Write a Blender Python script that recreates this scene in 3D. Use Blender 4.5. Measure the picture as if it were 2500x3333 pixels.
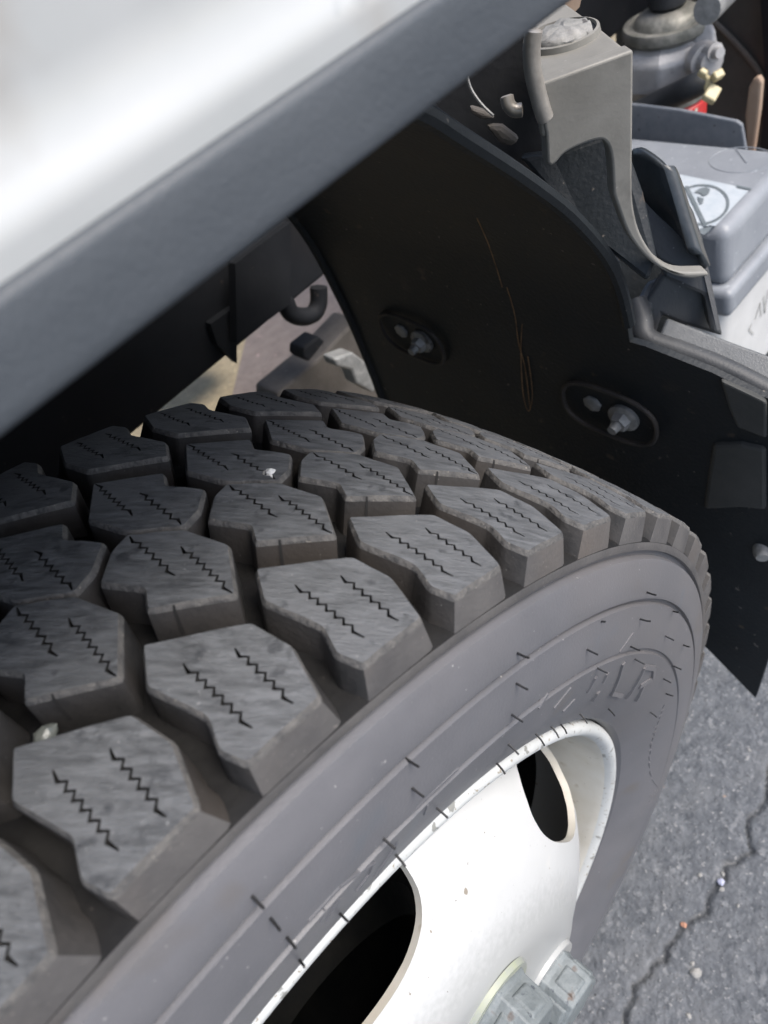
import bpy, bmesh, math, random
import numpy as np
from mathutils import Vector, Matrix, noise
from mathutils.geometry import delaunay_2d_cdt, intersect_point_line
R_ = math.radians
random.seed(7)
for o in list(bpy.data.objects): bpy.data.objects.remove(o)
scn = bpy.context.scene
col = scn.collection

# ------------------------------------------------------------------ camera
CAM = np.array([0.0811229, -0.21937113, 0.56744305])
F = 2332.2                                   # focal length in pixels of the 2500 px wide photo
RC = np.array([[0.64915629, -0.7154799, -0.25823365],      # image right
               [-0.67583222, -0.38672113, -0.62745324],    # image down
               [0.34906577, 0.58183784, -0.73458683]])     # view direction
cd = bpy.data.cameras.new('camera'); cam = bpy.data.objects.new('camera', cd); col.objects.link(cam)
rt, dn, fw = [Vector(r).normalized() for r in RC]
m = Matrix((rt, -dn, -fw)).transposed().to_4x4(); m.translation = Vector(CAM)
cam.matrix_world = m
cd.sensor_fit = 'HORIZONTAL'; cd.sensor_width = 26.0; cd.lens = F / 2500 * 26.0
cd.clip_start = 0.01; cd.clip_end = 500
cd.dof.use_dof = True; cd.dof.focus_distance = 0.37; cd.dof.aperture_fstop = 11
scn.camera = cam
# ------------------------------------------------------------------ light
SUN_EL, SUN_AZ = 58, (0.55, -1.0)            # soft sun outside the truck, a little behind the axle
w = bpy.data.worlds.new('World'); scn.world = w; w.use_nodes = True
nt = w.node_tree; bg = nt.nodes['Background']
sky = nt.nodes.new('ShaderNodeTexSky'); sky.sky_type = 'NISHITA'; sky.sun_disc = False
sky.sun_elevation = R_(SUN_EL); sky.sun_rotation = math.atan2(SUN_AZ[0], SUN_AZ[1])
sky.air_density = 1.0; sky.dust_density = 3.4; sky.ozone_density = 1.0
nt.links.new(sky.outputs[0], bg.inputs[0]); bg.inputs[1].default_value = 0.15
sd = bpy.data.lights.new('sun', 'SUN'); sd.energy = 1.5; sd.angle = R_(30); sd.color = (1, .975, .935)
so = bpy.data.objects.new('sun', sd); col.objects.link(so)
ce = math.cos(R_(SUN_EL)); az = Vector((SUN_AZ[0], SUN_AZ[1])).normalized()
so.rotation_euler = Vector((az.x*ce, az.y*ce, math.sin(R_(SUN_EL)))).to_track_quat('Z', 'Y').to_euler()
so.location = (az.x*4, az.y*4, 5)
scn.view_settings.view_transform = 'Standard'; scn.view_settings.look = 'None'
scn.view_settings.exposure = 1.06; scn.view_settings.gamma = 1
GZ = -0.404                                  # ground level; the axle is the origin

# ------------------------------------------------------------------ helpers
K = 2500/1659                                # my notes are in pixels of a 1659 px wide copy of the photo
def ray(x, y):
    d = RC.T @ np.array([(x*K-1250)/F, (y*K-1666.5)/F, 1.0]); return d/np.linalg.norm(d)
def on(x, y, ax, v):
    d = ray(x, y); return Vector(CAM + d*(v-CAM[ax])/d[ax])
def at(x, y, t): return Vector(CAM + ray(x, y)*t)
def onp(x, y, p0, n):
    d = Vector(ray(x, y)); c = Vector(CAM); return c + d*((p0-c).dot(n)/d.dot(n))

def mat(name, c1, c2=None, rough=.6, rough2=None, scale=20, detail=6, bump=0.0, bscale=200, metal=0.0, spec=.5, spots=(), stretch=None, coat=0, c3=None, lo=.35, hi=.65, rnd=0, streak=False, radial=None):
    """noise between two colours + bump + optional specks ((scale, threshold, colour, softness) ...)"""
    M = bpy.data.materials.new(name); M.use_nodes = True
    t = M.node_tree; N = t.nodes; L = t.links; b = N['Principled BSDF']
    b.inputs['Metallic'].default_value = metal; b.inputs['Specular IOR Level'].default_value = spec
    b.inputs['Coat Weight'].default_value = coat
    tc = N.new('ShaderNodeTexCoord'); co = tc.outputs['Object']
    if rnd:
        oi = N.new('ShaderNodeObjectInfo'); ad = N.new('ShaderNodeVectorMath'); ad.operation = 'MULTIPLY_ADD'
        cb = N.new('ShaderNodeCombineXYZ'); L.new(oi.outputs['Random'], cb.inputs[0]); L.new(oi.outputs['Random'], cb.inputs[1])
        ad.inputs[1].default_value = (rnd, rnd*.7, 0); L.new(cb.outputs[0], ad.inputs[0]); L.new(co, ad.inputs[2]); co = ad.outputs[0]
    if streak:
        m0 = N.new('ShaderNodeMapping'); m0.inputs['Rotation'].default_value = (0, 0, R_(142)); L.new(co, m0.inputs[0])
        mp = N.new('ShaderNodeMapping'); mp.inputs['Scale'].default_value = (5, 1, 1); L.new(m0.outputs[0], mp.inputs[0]); cs = mp.outputs[0]
    elif stretch:
        mp = N.new('ShaderNodeMapping'); mp.inputs['Scale'].default_value = stretch; L.new(co, mp.inputs[0]); cs = mp.outputs[0]
    else: cs = co
    n = N.new('ShaderNodeTexNoise'); n.inputs['Scale'].default_value = scale; n.inputs['Detail'].default_value = detail; n.inputs['Roughness'].default_value = .65
    L.new(cs, n.inputs['Vector'])
    r = N.new('ShaderNodeValToRGB'); e = r.color_ramp.elements
    e[0].position = lo; e[1].position = hi; e[0].color = (*c1, 1); e[1].color = (*(c2 or c1), 1)
    L.new(n.outputs['Fac'], r.inputs[0]); cur = r.outputs[0]
    if c3:
        n3 = N.new('ShaderNodeTexNoise'); n3.inputs['Scale'].default_value = scale*.23; n3.inputs['Detail'].default_value = 4; L.new(co, n3.inputs['Vector'])
        r3 = N.new('ShaderNodeValToRGB'); r3.color_ramp.elements[0].position = .5; r3.color_ramp.elements[1].position = .72; L.new(n3.outputs['Fac'], r3.inputs[0])
        mx = N.new('ShaderNodeMixRGB'); L.new(r3.outputs[0], mx.inputs[0]); L.new(cur, mx.inputs[1]); mx.inputs[2].default_value = (*c3, 1); cur = mx.outputs[0]
    for (sc, th, cc, soft) in spots:
        ns = N.new('ShaderNodeTexNoise'); ns.inputs['Scale'].default_value = sc; ns.inputs['Detail'].default_value = 3; L.new(co, ns.inputs['Vector'])
        rs = N.new('ShaderNodeValToRGB'); rs.color_ramp.elements[0].position = th; rs.color_ramp.elements[1].position = th+soft
        L.new(ns.outputs['Fac'], rs.inputs[0])
        mx = N.new('ShaderNodeMixRGB'); L.new(rs.outputs[0], mx.inputs[0]); L.new(cur, mx.inputs[1]); mx.inputs[2].default_value = (*cc, 1); cur = mx.outputs[0]
    if radial:
        sx = N.new('ShaderNodeSeparateXYZ'); L.new(co, sx.inputs[0]); cbx = N.new('ShaderNodeCombineXYZ'); L.new(sx.outputs[0], cbx.inputs[0]); L.new(sx.outputs[2], cbx.inputs[1])
        ln = N.new('ShaderNodeVectorMath'); ln.operation = 'LENGTH'; L.new(cbx.outputs[0], ln.inputs[0])
        nr = N.new('ShaderNodeTexNoise'); nr.inputs['Scale'].default_value = 260; nr.inputs['Detail'].default_value = 6; L.new(co, nr.inputs['Vector'])
        ma = N.new('ShaderNodeMath'); ma.operation = 'MULTIPLY_ADD'; L.new(nr.outputs['Fac'], ma.inputs[0]); ma.inputs[1].default_value = -.024; L.new(ln.outputs['Value'], ma.inputs[2])
        mrr = N.new('ShaderNodeMapRange'); mrr.inputs[1].default_value = radial[0]-.012; mrr.inputs[2].default_value = radial[1]-.012; mrr.inputs[3].default_value = 1; mrr.inputs[4].default_value = 0; L.new(ma.outputs[0], mrr.inputs[0])
        mx = N.new('ShaderNodeMixRGB'); L.new(mrr.outputs[0], mx.inputs[0]); L.new(cur, mx.inputs[1]); mx.inputs[2].default_value = (*radial[2], 1); cur = mx.outputs[0]
    L.new(cur, b.inputs['Base Color'])
    mr = N.new('ShaderNodeMapRange'); mr.inputs[3].default_value = rough; mr.inputs[4].default_value = rough if rough2 is None else rough2
    L.new(n.outputs['Fac'], mr.inputs[0]); L.new(mr.outputs[0], b.inputs['Roughness'])
    if bump:
        nb = N.new('ShaderNodeTexNoise'); nb.inputs['Scale'].default_value = bscale; nb.inputs['Detail'].default_value = 5; L.new(cs, nb.inputs['Vector'])
        bp = N.new('ShaderNodeBump'); bp.inputs['Strength'].default_value = 1; bp.inputs['Distance'].default_value = bump
        L.new(nb.outputs['Fac'], bp.inputs['Height']); L.new(bp.outputs[0], b.inputs['Normal'])
    return M

def mesh(name, verts, faces, mats, parent=None, smooth=True, midx=None, sharp=40):
    me = bpy.data.meshes.new(name); me.from_pydata([tuple(v) for v in verts], [], faces)
    for mm in (mats if isinstance(mats, (list, tuple)) else [mats]): me.materials.append(mm)
    if midx: me.polygons.foreach_set('material_index', midx)
    bm = bmesh.new(); bm.from_mesh(me); bmesh.ops.recalc_face_normals(bm, faces=bm.faces); bm.to_mesh(me); bm.free()
    if smooth: me.shade_smooth(); me.set_sharp_from_angle(angle=R_(sharp))
    me.update()
    return link(name, me, parent)
def link(name, me, parent=None):
    o = bpy.data.objects.new(name, me); col.objects.link(o)
    if parent is not None:
        o.parent = parent
        if parent.type == 'EMPTY': o.matrix_parent_inverse = Matrix.Translation(parent.location).inverted()
    return o
def tag(o, label=None, cat=None, group=None, kind=None):
    if label: o['label'] = label
    if cat: o['category'] = cat
    if group: o['group'] = group
    if kind: o['kind'] = kind
    return o
def bevel(o, wd, seg=2):
    b = o.modifiers.new('bevel', 'BEVEL'); b.width = wd; b.segments = seg; b.limit_method = 'ANGLE'; b.angle_limit = R_(35); return o
def lathe(prof, n=128, axis='Y', origin=(0, 0, 0), closed=False):
    """prof: (along axis, radius)"""
    vs, fs = [], []; k = len(prof); ox, oy, oz = origin
    for i in range(n):
        a = 2*math.pi*i/n; s, c = math.sin(a), math.cos(a)
        for (y, r) in prof:
            vs.append((ox+r*s, oy+y, oz+r*c) if axis == 'Y' else (ox+r*c, oy+r*s, oz+y))
    for i in range(n):
        j = (i+1) % n
        for q in range(k if closed else k-1):
            q2 = (q+1) % k
            fs.append((i*k+q, i*k+q2, j*k+q2, j*k+q))
    return vs, fs
def prism(poly, vec):
    """polygon (list of Vectors) pushed along vec"""
    n = len(poly); vec = Vector(vec)
    vs = list(poly)+[p+vec for p in poly]
    fs = [tuple(range(n)), tuple(range(2*n-1, n-1, -1))]+[(i, (i+1) % n, n+(i+1) % n, n+i) for i in range(n)]
    return vs, fs
def boxv(p0, p1):
    (a, b, c), (d, e, f) = p0, p1
    vs = [(a,b,c),(d,b,c),(d,e,c),(a,e,c),(a,b,f),(d,b,f),(d,e,f),(a,e,f)]
    return vs, [(0,3,2,1),(4,5,6,7),(0,1,5,4),(1,2,6,5),(2,3,7,6),(3,0,4,7)]
def tube(pts, rad, n=10, caps=True):
    pts = [Vector(p) for p in pts]; vs, fs = [], []
    rad = rad if isinstance(rad, (list, tuple)) else [rad]*len(pts)
    t0 = (pts[1]-pts[0]).normalized(); up = t0.orthogonal().normalized()
    for i, p in enumerate(pts):
        t = ((pts[min(i+1, len(pts)-1)]-pts[max(i-1, 0)])).normalized()
        up = (up - t*up.dot(t)).normalized(); sd_ = t.cross(up)
        for q in range(n):
            a = 2*math.pi*q/n; vs.append(p+(up*math.cos(a)+sd_*math.sin(a))*rad[i])
    for i in range(len(pts)-1):
        for q in range(n): fs.append((i*n+q, i*n+(q+1) % n, (i+1)*n+(q+1) % n, (i+1)*n+q))
    if caps: fs += [tuple(range(n-1, -1, -1)), tuple(range((len(pts)-1)*n, len(pts)*n))]
    return vs, fs
def join(*parts):
    V, Fc = [], []
    for vs, fs in parts:
        o = len(V); V += [Vector(v) for v in vs]; Fc += [tuple(i+o for i in f) for f in fs]
    return V, Fc
def smoothpts(pts, n=8, closed=False):
    """Catmull-Rom through points"""
    P = [Vector(p) for p in pts]; out = []; L = len(P)
    for i in range(L if closed else L-1):
        g = (lambda q: P[q % L]) if closed else (lambda q: P[max(0, min(L-1, q))])
        a, b, c, d = g(i-1), g(i), g(i+1), g(i+2)
        for s in range(n):
            t = s/n; out.append(.5*((2*b)+(c-a)*t+(2*a-5*b+4*c-d)*t*t+(3*b-a-3*c+d)*t**3))
    if not closed: out.append(P[-1])
    return out

# ------------------------------------------------------------------ materials
M = {}
M['tread'] = mat('tread_rubber', (.050, .053, .056), (.120, .125, .131), .5, .72, scale=75, bump=.0007, bscale=300, c3=(.104, .108, .113), spots=((900, .70, (.26, .26, .26), .06), (130, .62, (.042, .045, .049), .1)), rnd=3, streak=True)
M['edge'] = mat('worn_rubber_edge', (.055, .054, .053), (.115, .109, .101), .8, .9, scale=200, bump=.0012, bscale=420, spots=((500, .67, (.24, .22, .19), .08),), rnd=3)
M['shoulder'] = mat('dusty_shoulder_rubber', (.060, .057, .056), (.088, .083, .079), .6, .75, scale=40, bump=.0003, bscale=500, c3=(.094, .079, .067), spots=((700, .7, (.2, .18, .16), .05),), rnd=3)
M['wall'] = mat('dusty_shaded_rubber_wall', (.018, .0178, .0176), (.040, .037, .035), .65, .8, scale=45, bump=.0003, bscale=500, c3=(.040, .034, .029), spec=.35, spots=((800, .72, (.15, .14, .13), .05),), rnd=3)  # brown dust, plus the shade between blocks darkened into the base colour
M['void'] = mat('shaded_groove_floor_rubber', (.006, .006, .0065), (.014, .0135, .013), .8, .9, scale=40, bump=.0005, bscale=300, spec=.2, spots=((500, .72, (.07, .06, .055), .05),))  # near black: occlusion in the grooves is put into the colour
M['side'] = mat('sidewall_rubber', (.100, .101, .108), (.126, .125, .132), .40, .50, scale=14, bump=.00012, bscale=700, c3=(.116, .109, .107), spots=((420, .73, (.32, .31, .30), .02), (30, .66, (.104, .110, .120), .1), (18, .64, (.112, .103, .096), .12)))
M['sipe'] = mat('sipe_rubber', (.010, .010, .010), (.014, .013, .012), .9, scale=50)
M['whisker'] = mat('whisker_rubber', (.012, .012, .013), (.02, .02, .02), .6, scale=50)
M['rimw'] = mat('white_wheel_paint', (.45, .455, .445), (.49, .495, .485), .35, .5, scale=18, coat=.15, spots=((120, .73, (.24, .21, .17), .015), (45, .66, (.57, .55, .50), .2), (360, .735, (.16, .14, .12), .02)), radial=(.150, .172, (.335, .34, .33)))
M['rimface'] = M['rimw']
M['rimlip'] = mat('chipped_rim_paint', (.47, .48, .465), (.54, .55, .535), .35, .5, scale=25, coat=.15, spots=((130, .645, (.24, .24, .22), .03), (330, .645, (.30, .27, .22), .03)))
M['rimcream'] = mat('cream_dusty_paint', (.50, .46, .38), (.60, .58, .52), .4, .55, scale=16, spots=((90, .64, (.38, .33, .25), .12), (300, .72, (.18, .15, .11), .02)))
M['nut'] = mat('grey_zinc_nut', (.125, .142, .145), (.185, .205, .208), .5, .65, scale=90, bump=.0006, bscale=300, c3=(.115, .13, .132), spots=((90, .64, (.11, .085, .07), .08), (200, .66, (.07, .08, .09), .05)))
M['nutring'] = mat('yellowed_washer', (.30, .32, .22), (.27, .285, .26), .5, scale=60)
M['drum'] = mat('brake_drum_iron', (.004, .0045, .005), (.010, .010, .009), .8, scale=30, bump=.0006, spec=.1)
M['black'] = mat('black_plastic', (.005, .0075, .0092), (.010, .0132, .0155), .45, .62, scale=9, bump=.0004, bscale=300, c3=(.014, .0165, .018), spec=.4, spots=((30, .66, (.022, .020, .018), .12), (60, .68, (.050, .038, .028), .07), (150, .715, (.12, .105, .09), .03)))
M['blackwing'] = mat('dusty_black_plastic', (.030, .032, .034), (.052, .054, .055), .42, .58, scale=25, bump=.0002, bscale=600, stretch=(1, 1, .4), spots=((330, .71, (.22, .22, .21), .03),))
M['gloss'] = mat('glossy_black_plastic', (.02, .024, .027), (.045, .052, .056), .25, .45, scale=30, bump=.0002, bscale=300, spots=((260, .70, (.2, .2, .2), .05),))
M['pad'] = mat('grey_grip_pad', (.085, .090, .092), (.110, .115, .116), .4, .5, scale=150, bump=.0003, bscale=900)
M['dark'] = mat('dark_steel', (.005, .006, .008), (.010, .011, .013), .65, .8, scale=18, bump=.0004, bscale=150, c3=(.012, .010, .010), spec=.25, spots=((80, .72, (.05, .04, .035), .05),))
M['trim'] = mat('dark_grey_trim', (.050, .058, .067), (.063, .071, .080), .5, .6, scale=12, bump=.0002, bscale=900)
M['white'] = mat('white_cab_paint', (.39, .40, .39), (.45, .455, .445), .25, .4, scale=7, coat=.15, spots=((30, .58, (.35, .335, .31), .14), (45, .66, (.17, .18, .20), .08)))
M['cast'] = mat('warm_grey_cast_metal', (.160, .153, .134), (.200, .192, .170), .45, .55, scale=35, bump=.0001, bscale=500, c3=(.215, .206, .183), spots=((40, .62, (.125, .119, .106), .14), (300, .72, (.28, .265, .24), .05)))
M['rib'] = mat('bright_cast_edge', (.27, .25, .22), (.36, .335, .30), .3, .4, scale=60, bump=.0004, bscale=200, metal=.35)
M['bolt'] = mat('dull_grey_bolt', (.14, .14, .13), (.30, .29, .27), .5, .7, scale=90, bump=.0012, bscale=160, spots=((120, .62, (.06, .055, .05), .05),))
M['bat'] = mat('grey_battery_cover', (.185, .198, .216), (.228, .242, .260), .35, .5, scale=20, bump=.0002, bscale=300, spots=((120, .66, (.33, .35, .37), .06),))
M['batw'] = mat('white_battery_case', (.50, .50, .485), (.56, .56, .545), .4, .5, scale=20)
M['stick'] = mat('white_sticker', (.42, .45, .47), (.36, .40, .43), .5, .6, scale=80, bump=.0003, bscale=250, c3=(.31, .35, .38))
M['ink'] = mat('grey_print', (.10, .12, .13), (.14, .16, .17), .6, scale=90)
M['textink'] = mat('faded_print', (.34, .34, .32), (.42, .42, .40), .6, scale=90)
M['alu'] = mat('cast_aluminium', (.36, .35, .345), (.46, .45, .44), .38, .5, scale=40, bump=.0004, bscale=250, metal=.15, spots=((60, .66, (.24, .235, .23), .1),))
M['alud'] = mat('dirty_aluminium', (.14, .14, .12), (.28, .27, .24), .45, .6, scale=60, bump=.0006, bscale=200, metal=.4)
M['brass'] = mat('yellow_zinc_clip', (.40, .34, .19), (.50, .44, .27), .4, .5, scale=50)
M['red'] = mat('red_filter_paint', (.50, .03, .03), (.60, .05, .045), .4, scale=40)
M['cream'] = mat('cream_filter_paint', (.52, .53, .44), (.58, .58, .50), .45, scale=40)
M['hose'] = mat('black_rubber_hose', (.018, .02, .022), (.035, .037, .040), .5, .6, scale=30)
M['steel'] = mat('blue_grey_steel_plate', (.12, .135, .155), (.17, .18, .195), .5, .65, scale=50, bump=.0003, bscale=400, spots=((180, .69, (.06, .06, .06), .04),))
M['tan'] = mat('tan_rusted_plate', (.28, .19, .13), (.34, .25, .18), .6, .7, scale=40, c3=(.24, .15, .10))
M['olive'] = mat('dusty_dark_plate', (.035, .036, .033), (.052, .051, .046), .7, scale=25, bump=.0003)
M['axle'] = mat('dusty_axle_metal', (.070, .062, .054), (.10, .09, .08), .7, .8, scale=35, bump=.0006, bscale=200, spots=((90, .68, (.16, .14, .12), .06),))
M['clamp'] = mat('pale_metal_clamp', (.20, .205, .20), (.32, .32, .31), .45, .6, scale=70, bump=.001, bscale=200, metal=.3)
M['mauve'] = mat('mauve_ground', (.135, .110, .100), (.175, .145, .130), .85, .9, scale=30, bump=.002, bscale=80, spots=((38, .66, (.27, .20, .185), .06),))
M['concrete'] = mat('tan_aggregate_concrete', (.21, .172, .112), (.29, .24, .155), .85, .9, scale=40, bump=.002, bscale=110, spots=((75, .63, (.42, .35, .22), .06), (120, .66, (.24, .20, .15), .05)))
M['tank'] = mat('pale_grey_tank', (.36, .40, .40), (.44, .47, .47), .5, scale=10)
M['asphalt'] = mat('asphalt', (.058, .064, .072), (.122, .129, .138), .8, .92, scale=95, detail=10, bump=.0028, bscale=200, c3=(.110, .115, .121), spots=((110, .585, (.155, .161, .167), .09), (200, .64, (.23, .23, .226), .06), (60, .745, (.24, .17, .125), .03), (260, .64, (.042, .045, .049), .05)))
M['rimdust'] = mat('dusty_pocket_rim', (.012, .012, .012), (.045, .037, .030), .7, scale=35)
M['scr'] = mat('rusty_scratch', (.09, .05, .022), (.26, .155, .07), .8, scale=60)
M['crack'] = mat('crack_dirt', (.012, .012, .011), (.022, .021, .018), .95, scale=60)

# ------------------------------------------------------------------ ground
def seg_dist(px, py, poly):
    d = np.full(px.shape, 9.0)
    for (ax, ay), (bx, by) in zip(poly[:-1], poly[1:]):
        vx, vy = bx-ax, by-ay; L2 = vx*vx+vy*vy+1e-12
        t = np.clip(((px-ax)*vx+(py-ay)*vy)/L2, 0, 1)
        d = np.minimum(d, np.hypot(px-(ax+t*vx), py-(ay+t*vy)))
    return d
crk = [(1650,440),(1615,490),(1560,540),(1555,640),(1580,720),(1500,750),(1450,775),(1440,850),(1380,910),(1355,1000),(1280,1040),(1240,1090),(1160,1160),(1150,1240),(1090,1270),(1080,1310),(990,1380),(990,1440),(950,1470),(945,1558),(900,1640),(880,1760)]
crk = [on((1400+x*.663)/K, (2300+y*.663)/K, 2, GZ) for x, y in crk]
crk = [crk[0]+Vector((.16, .05, 0)), crk[0]+Vector((.09, .012, 0)), crk[0]+Vector((.04, .016, 0))]+crk
cr2 = []
for a, b in zip(crk[:-1], crk[1:]):
    n = max(2, int((b-a).length/.008))
    for i in range(n):
        p = a.lerp(b, i/n); q = noise.noise_vector(p*75)*.0042+noise.noise_vector(p*260)*.002; cr2.append((p.x+q.x, p.y+q.y))
xs = np.concatenate([[-60, -25, -10, -4, -2, -1, -.5, -.2], np.arange(.0, .62, .0032), [.7, .9, 1.2, 1.6, 2.2, 4, 10, 25, 60]])
ys = np.concatenate([[-60, -25, -10, -4, -2, -1, -.6], np.arange(-.42, .0, .0032), [.05, .2, .35, .5, 1, 2, 4, 10, 25, 60]])
X, Y = np.meshgrid(xs, ys, indexing='ij')
D = seg_dist(X, Y, cr2)
wd = .0021+.0009*np.sin(X*90)+.0006*np.sin(Y*170)
Z = np.full(X.shape, GZ) - .010*np.clip(1.0-D/np.maximum(wd*1.5, .003), 0, 1)
fine = (X > -.01) & (X < .63) & (Y > -.43) & (Y < .01)
idx = np.argwhere(fine & (D > .004))
for i, j in idx:
    p = Vector((X[i, j], Y[i, j], 0)); Z[i, j] += .0011*noise.noise(p*95)+.0014*noise.noise(p*28)
nx, ny = X.shape
gv = np.stack([X.ravel(), Y.ravel(), Z.ravel()], 1)
gf = [(i*ny+j, (i+1)*ny+j, (i+1)*ny+j+1, i*ny+j+1) for i in range(nx-1) for j in range(ny-1)]
dm = D < .0026
gm = [1 if (dm[i, j]+dm[i+1, j]+dm[i, j+1]+dm[i+1, j+1]) >= 3 else 0 for i in range(nx-1) for j in range(ny-1)]
me = bpy.data.meshes.new('asphalt_ground'); me.from_pydata(gv.tolist(), [], gf)
me.materials.append(M['asphalt']); me.materials.append(M['crack']); me.polygons.foreach_set('material_index', gm); me.shade_smooth(); me.update()
tag(link('asphalt_ground', me), kind='structure')
def sheet(name, poly, z, m_):
    return tag(mesh(name, [(x, y, z) for x, y in poly], [tuple(range(len(poly)))], m_, smooth=False), kind='structure')
sheet('concrete_apron', [(.15, .32), (.9, .06), (3, -.2), (9, -.4), (9, 9), (-6, 9), (-6, .32)], GZ+.004, M['concrete'])
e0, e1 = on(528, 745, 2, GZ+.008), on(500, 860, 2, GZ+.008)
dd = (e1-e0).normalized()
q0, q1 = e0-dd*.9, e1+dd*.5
sheet('ground_patch', [(q0.x, q0.y), (q1.x, q1.y), (q1.x+.35, q1.y-.05), (1.15, .75), (q0.x+.8, q0.y+.1)], GZ+.008, M['mauve'])  # flat mauve-brown patch of ground with one straight edge

# ------------------------------------------------------------------ the truck
truck = bpy.data.objects.new('truck', None); col.objects.link(truck); truck.location = (0, 0, GZ)
tag(truck, 'white work truck standing over a chunky black tyre on a white steel wheel', 'truck')

# ---- tyre carcass
def Rtop(y): return .4035-.0062*(abs(y+.003)/.1)**2.2
prof = [(-.088, .262), (-.096, .262), (-.1015, .2655), (-.1045, .2715), (-.1085, .281), (-.1130, .2925), (-.1158, .305), (-.1174, .3165), (-.1178, .3192), (-.1158, .3198), (-.1158, .3214), (-.1172, .3222), (-.1174, .3250),
        (-.1165, .337), (-.1154, .3465), (-.1152, .3487), (-.1118, .3493), (-.1118, .3513), (-.1142, .3520), (-.1144, .3540), (-.1125, .362), (-.1104, .3710), (-.1094, .3732), (-.1050, .3739), (-.1048, .3766), (-.1074, .3773), (-.1075, .3792), (-.1069, .3816), (-.1050, .3828), (-.1015, .3832),
        (-.095, .3838), (-.086, .3842), (-.06, .3846), (-.03, .3850), (0, .3852)]
rp = [(-y-.006, r) for y, r in prof[::-1][1:]]
full = prof+rp
NS = 224
vs, fs = lathe(full, NS)
k = len(full)-1
mi = []
for i in range(NS):
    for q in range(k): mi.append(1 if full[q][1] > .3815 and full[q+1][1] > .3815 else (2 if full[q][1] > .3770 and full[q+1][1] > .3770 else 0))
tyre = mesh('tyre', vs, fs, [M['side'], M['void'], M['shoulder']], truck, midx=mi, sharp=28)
tag(tyre, 'black all-position truck tyre with deep zigzag-siped tread blocks')
def side_y(r): return float(np.interp(r, [p[1] for p in prof], [p[0] for p in prof])) if False else min((abs(p[1]-r), p[0]) for p in prof_d)[1]
prof_d = []
for (y0, r0), (y1, r1) in zip(prof[:-1], prof[1:]):
    for s in range(12): prof_d.append((y0+(y1-y0)*s/12, r0+(r1-r0)*s/12))
def on_side(xf, yf, out=0):
    """photo pixel (2500 px) -> point on the outer sidewall"""
    y = -.115
    for _ in range(8):
        p = on(xf/K, yf/K, 1, y); y = side_y(math.hypot(p.x, p.z))-out
    return p

# ---- tread blocks
PITCH = 360/56
A = [(5.38,-.048),(9.6,-.067),(10.05,-.084),(9.1,-.1045),(5.0,-.1052),(4.52,-.096),(5.12,-.085),(4.2,-.063)]
B = [(15.42,.004),(17.7,-.0105),(18.6,-.031),(16.57,-.0545),(13.04,-.037),(13.75,-.0275),(12.45,-.0125),(14.0,-.0005)]
cx, cy = 16.57, -.003
def flip(P, s=0): return [(2*cx-(u+s), 2*cy-v) for u, v in P]
SA = [((6.05,-.0645),(6.15,-.0975)), ((8.1,-.072),(8.05,-.1)), ]
SB = [((15.4,.0015),(15.3,-.0305)), ((16.75,-.0185),(16.5,-.0525))]
rows = [('A', A, SA, 0), ('B', B, SB, 0), ('C', flip(B), flip_s if False else [tuple(flip(s)) for s in SB], 0), ('D', flip(A, PITCH), [tuple(flip(s, PITCH)) for s in SA], 0)]
R0 = .4035; DEG = math.pi/180*R0
def offset(P, d):
    """P counter-clockwise; d>0 grows outwards"""
    n = len(P); out = []
    ar = sum(P[i][0]*P[(i+1) % n][1]-P[(i+1) % n][0]*P[i][1] for i in range(n)); sg = 1 if ar > 0 else -1
    for i in range(n):
        p0, p1, p2 = P[i-1], P[i], P[(i+1) % n]
        def nrm(a, b):
            dx, dy = b[0]-a[0], b[1]-a[1]; l = math.hypot(dx, dy)+1e-9; return (dy/l*sg, -dx/l*sg)
        n1, n2 = nrm(p0, p1), nrm(p1, p2); bx, by = n1[0]+n2[0], n1[1]+n2[1]; l2 = max(bx*bx+by*by, .6)
        out.append((p1[0]+2*d*bx/l2, p1[1]+2*d*by/l2))
    return out
def resample(P, st):
    out = []
    for i in range(len(P)):
        a, b = P[i], P[(i+1) % len(P)]; l = math.hypot(b[0]-a[0], b[1]-a[1]); n = max(1, round(l/st))
        for s in range(n): out.append((a[0]+(b[0]-a[0])*s/n, a[1]+(b[1]-a[1])*s/n))
    return out
def roundc(P, r):
    out = []
    n = len(P)
    for i in range(n):
        p0, p1, p2 = [Vector(P[q % n]) for q in (i-1, i, i+1)]
        a = (p0-p1); b = (p2-p1); la, lb = a.length, b.length; rr = min(r, la*.4, lb*.4)
        a = p1+a/la*rr; b = p1+b/lb*rr
        for t in (0, .5, 1):
            q = a*(1-t)**2+p1*2*t*(1-t)+b*t*t; out.append((q.x, q.y))
    return out
def inside(p, P):
    c = False; n = len(P)
    for i in range(n):
        a, b = P[i], P[i-1]
        if (a[1] > p[1]) != (b[1] > p[1]) and p[0] < (b[0]-a[0])*(p[1]-a[1])/(b[1]-a[1])+a[0]: c = not c
    return c
def sipe_loop(a, b, wdt=.00052, amp=.00100, per=.0040):
    a, b = Vector(a), Vector(b); L = (b-a).length; d = (b-a)/L; nn = Vector((-d.y, d.x))
    nz = max(3, int(L*.74/per)); pts = [(0, 0)]
    s0 = L*.13
    for i in range(nz*2+1): pts.append((s0+(L*.74)*i/(nz*2), amp if i % 2 else -amp))
    pts.append((L, 0))
    left, right = [], []
    for i, (s, o) in enumerate(pts):
        p = a+d*s+nn*o
        w2 = wdt*(0.55 if i in (0, len(pts)-1) else 1.0+(.35 if i % 2 else 0))
        left.append(p+nn*w2+d*(0)); right.append(p-nn*w2)
    return [(p.x, p.y) for p in left+right[::-1]]
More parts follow.
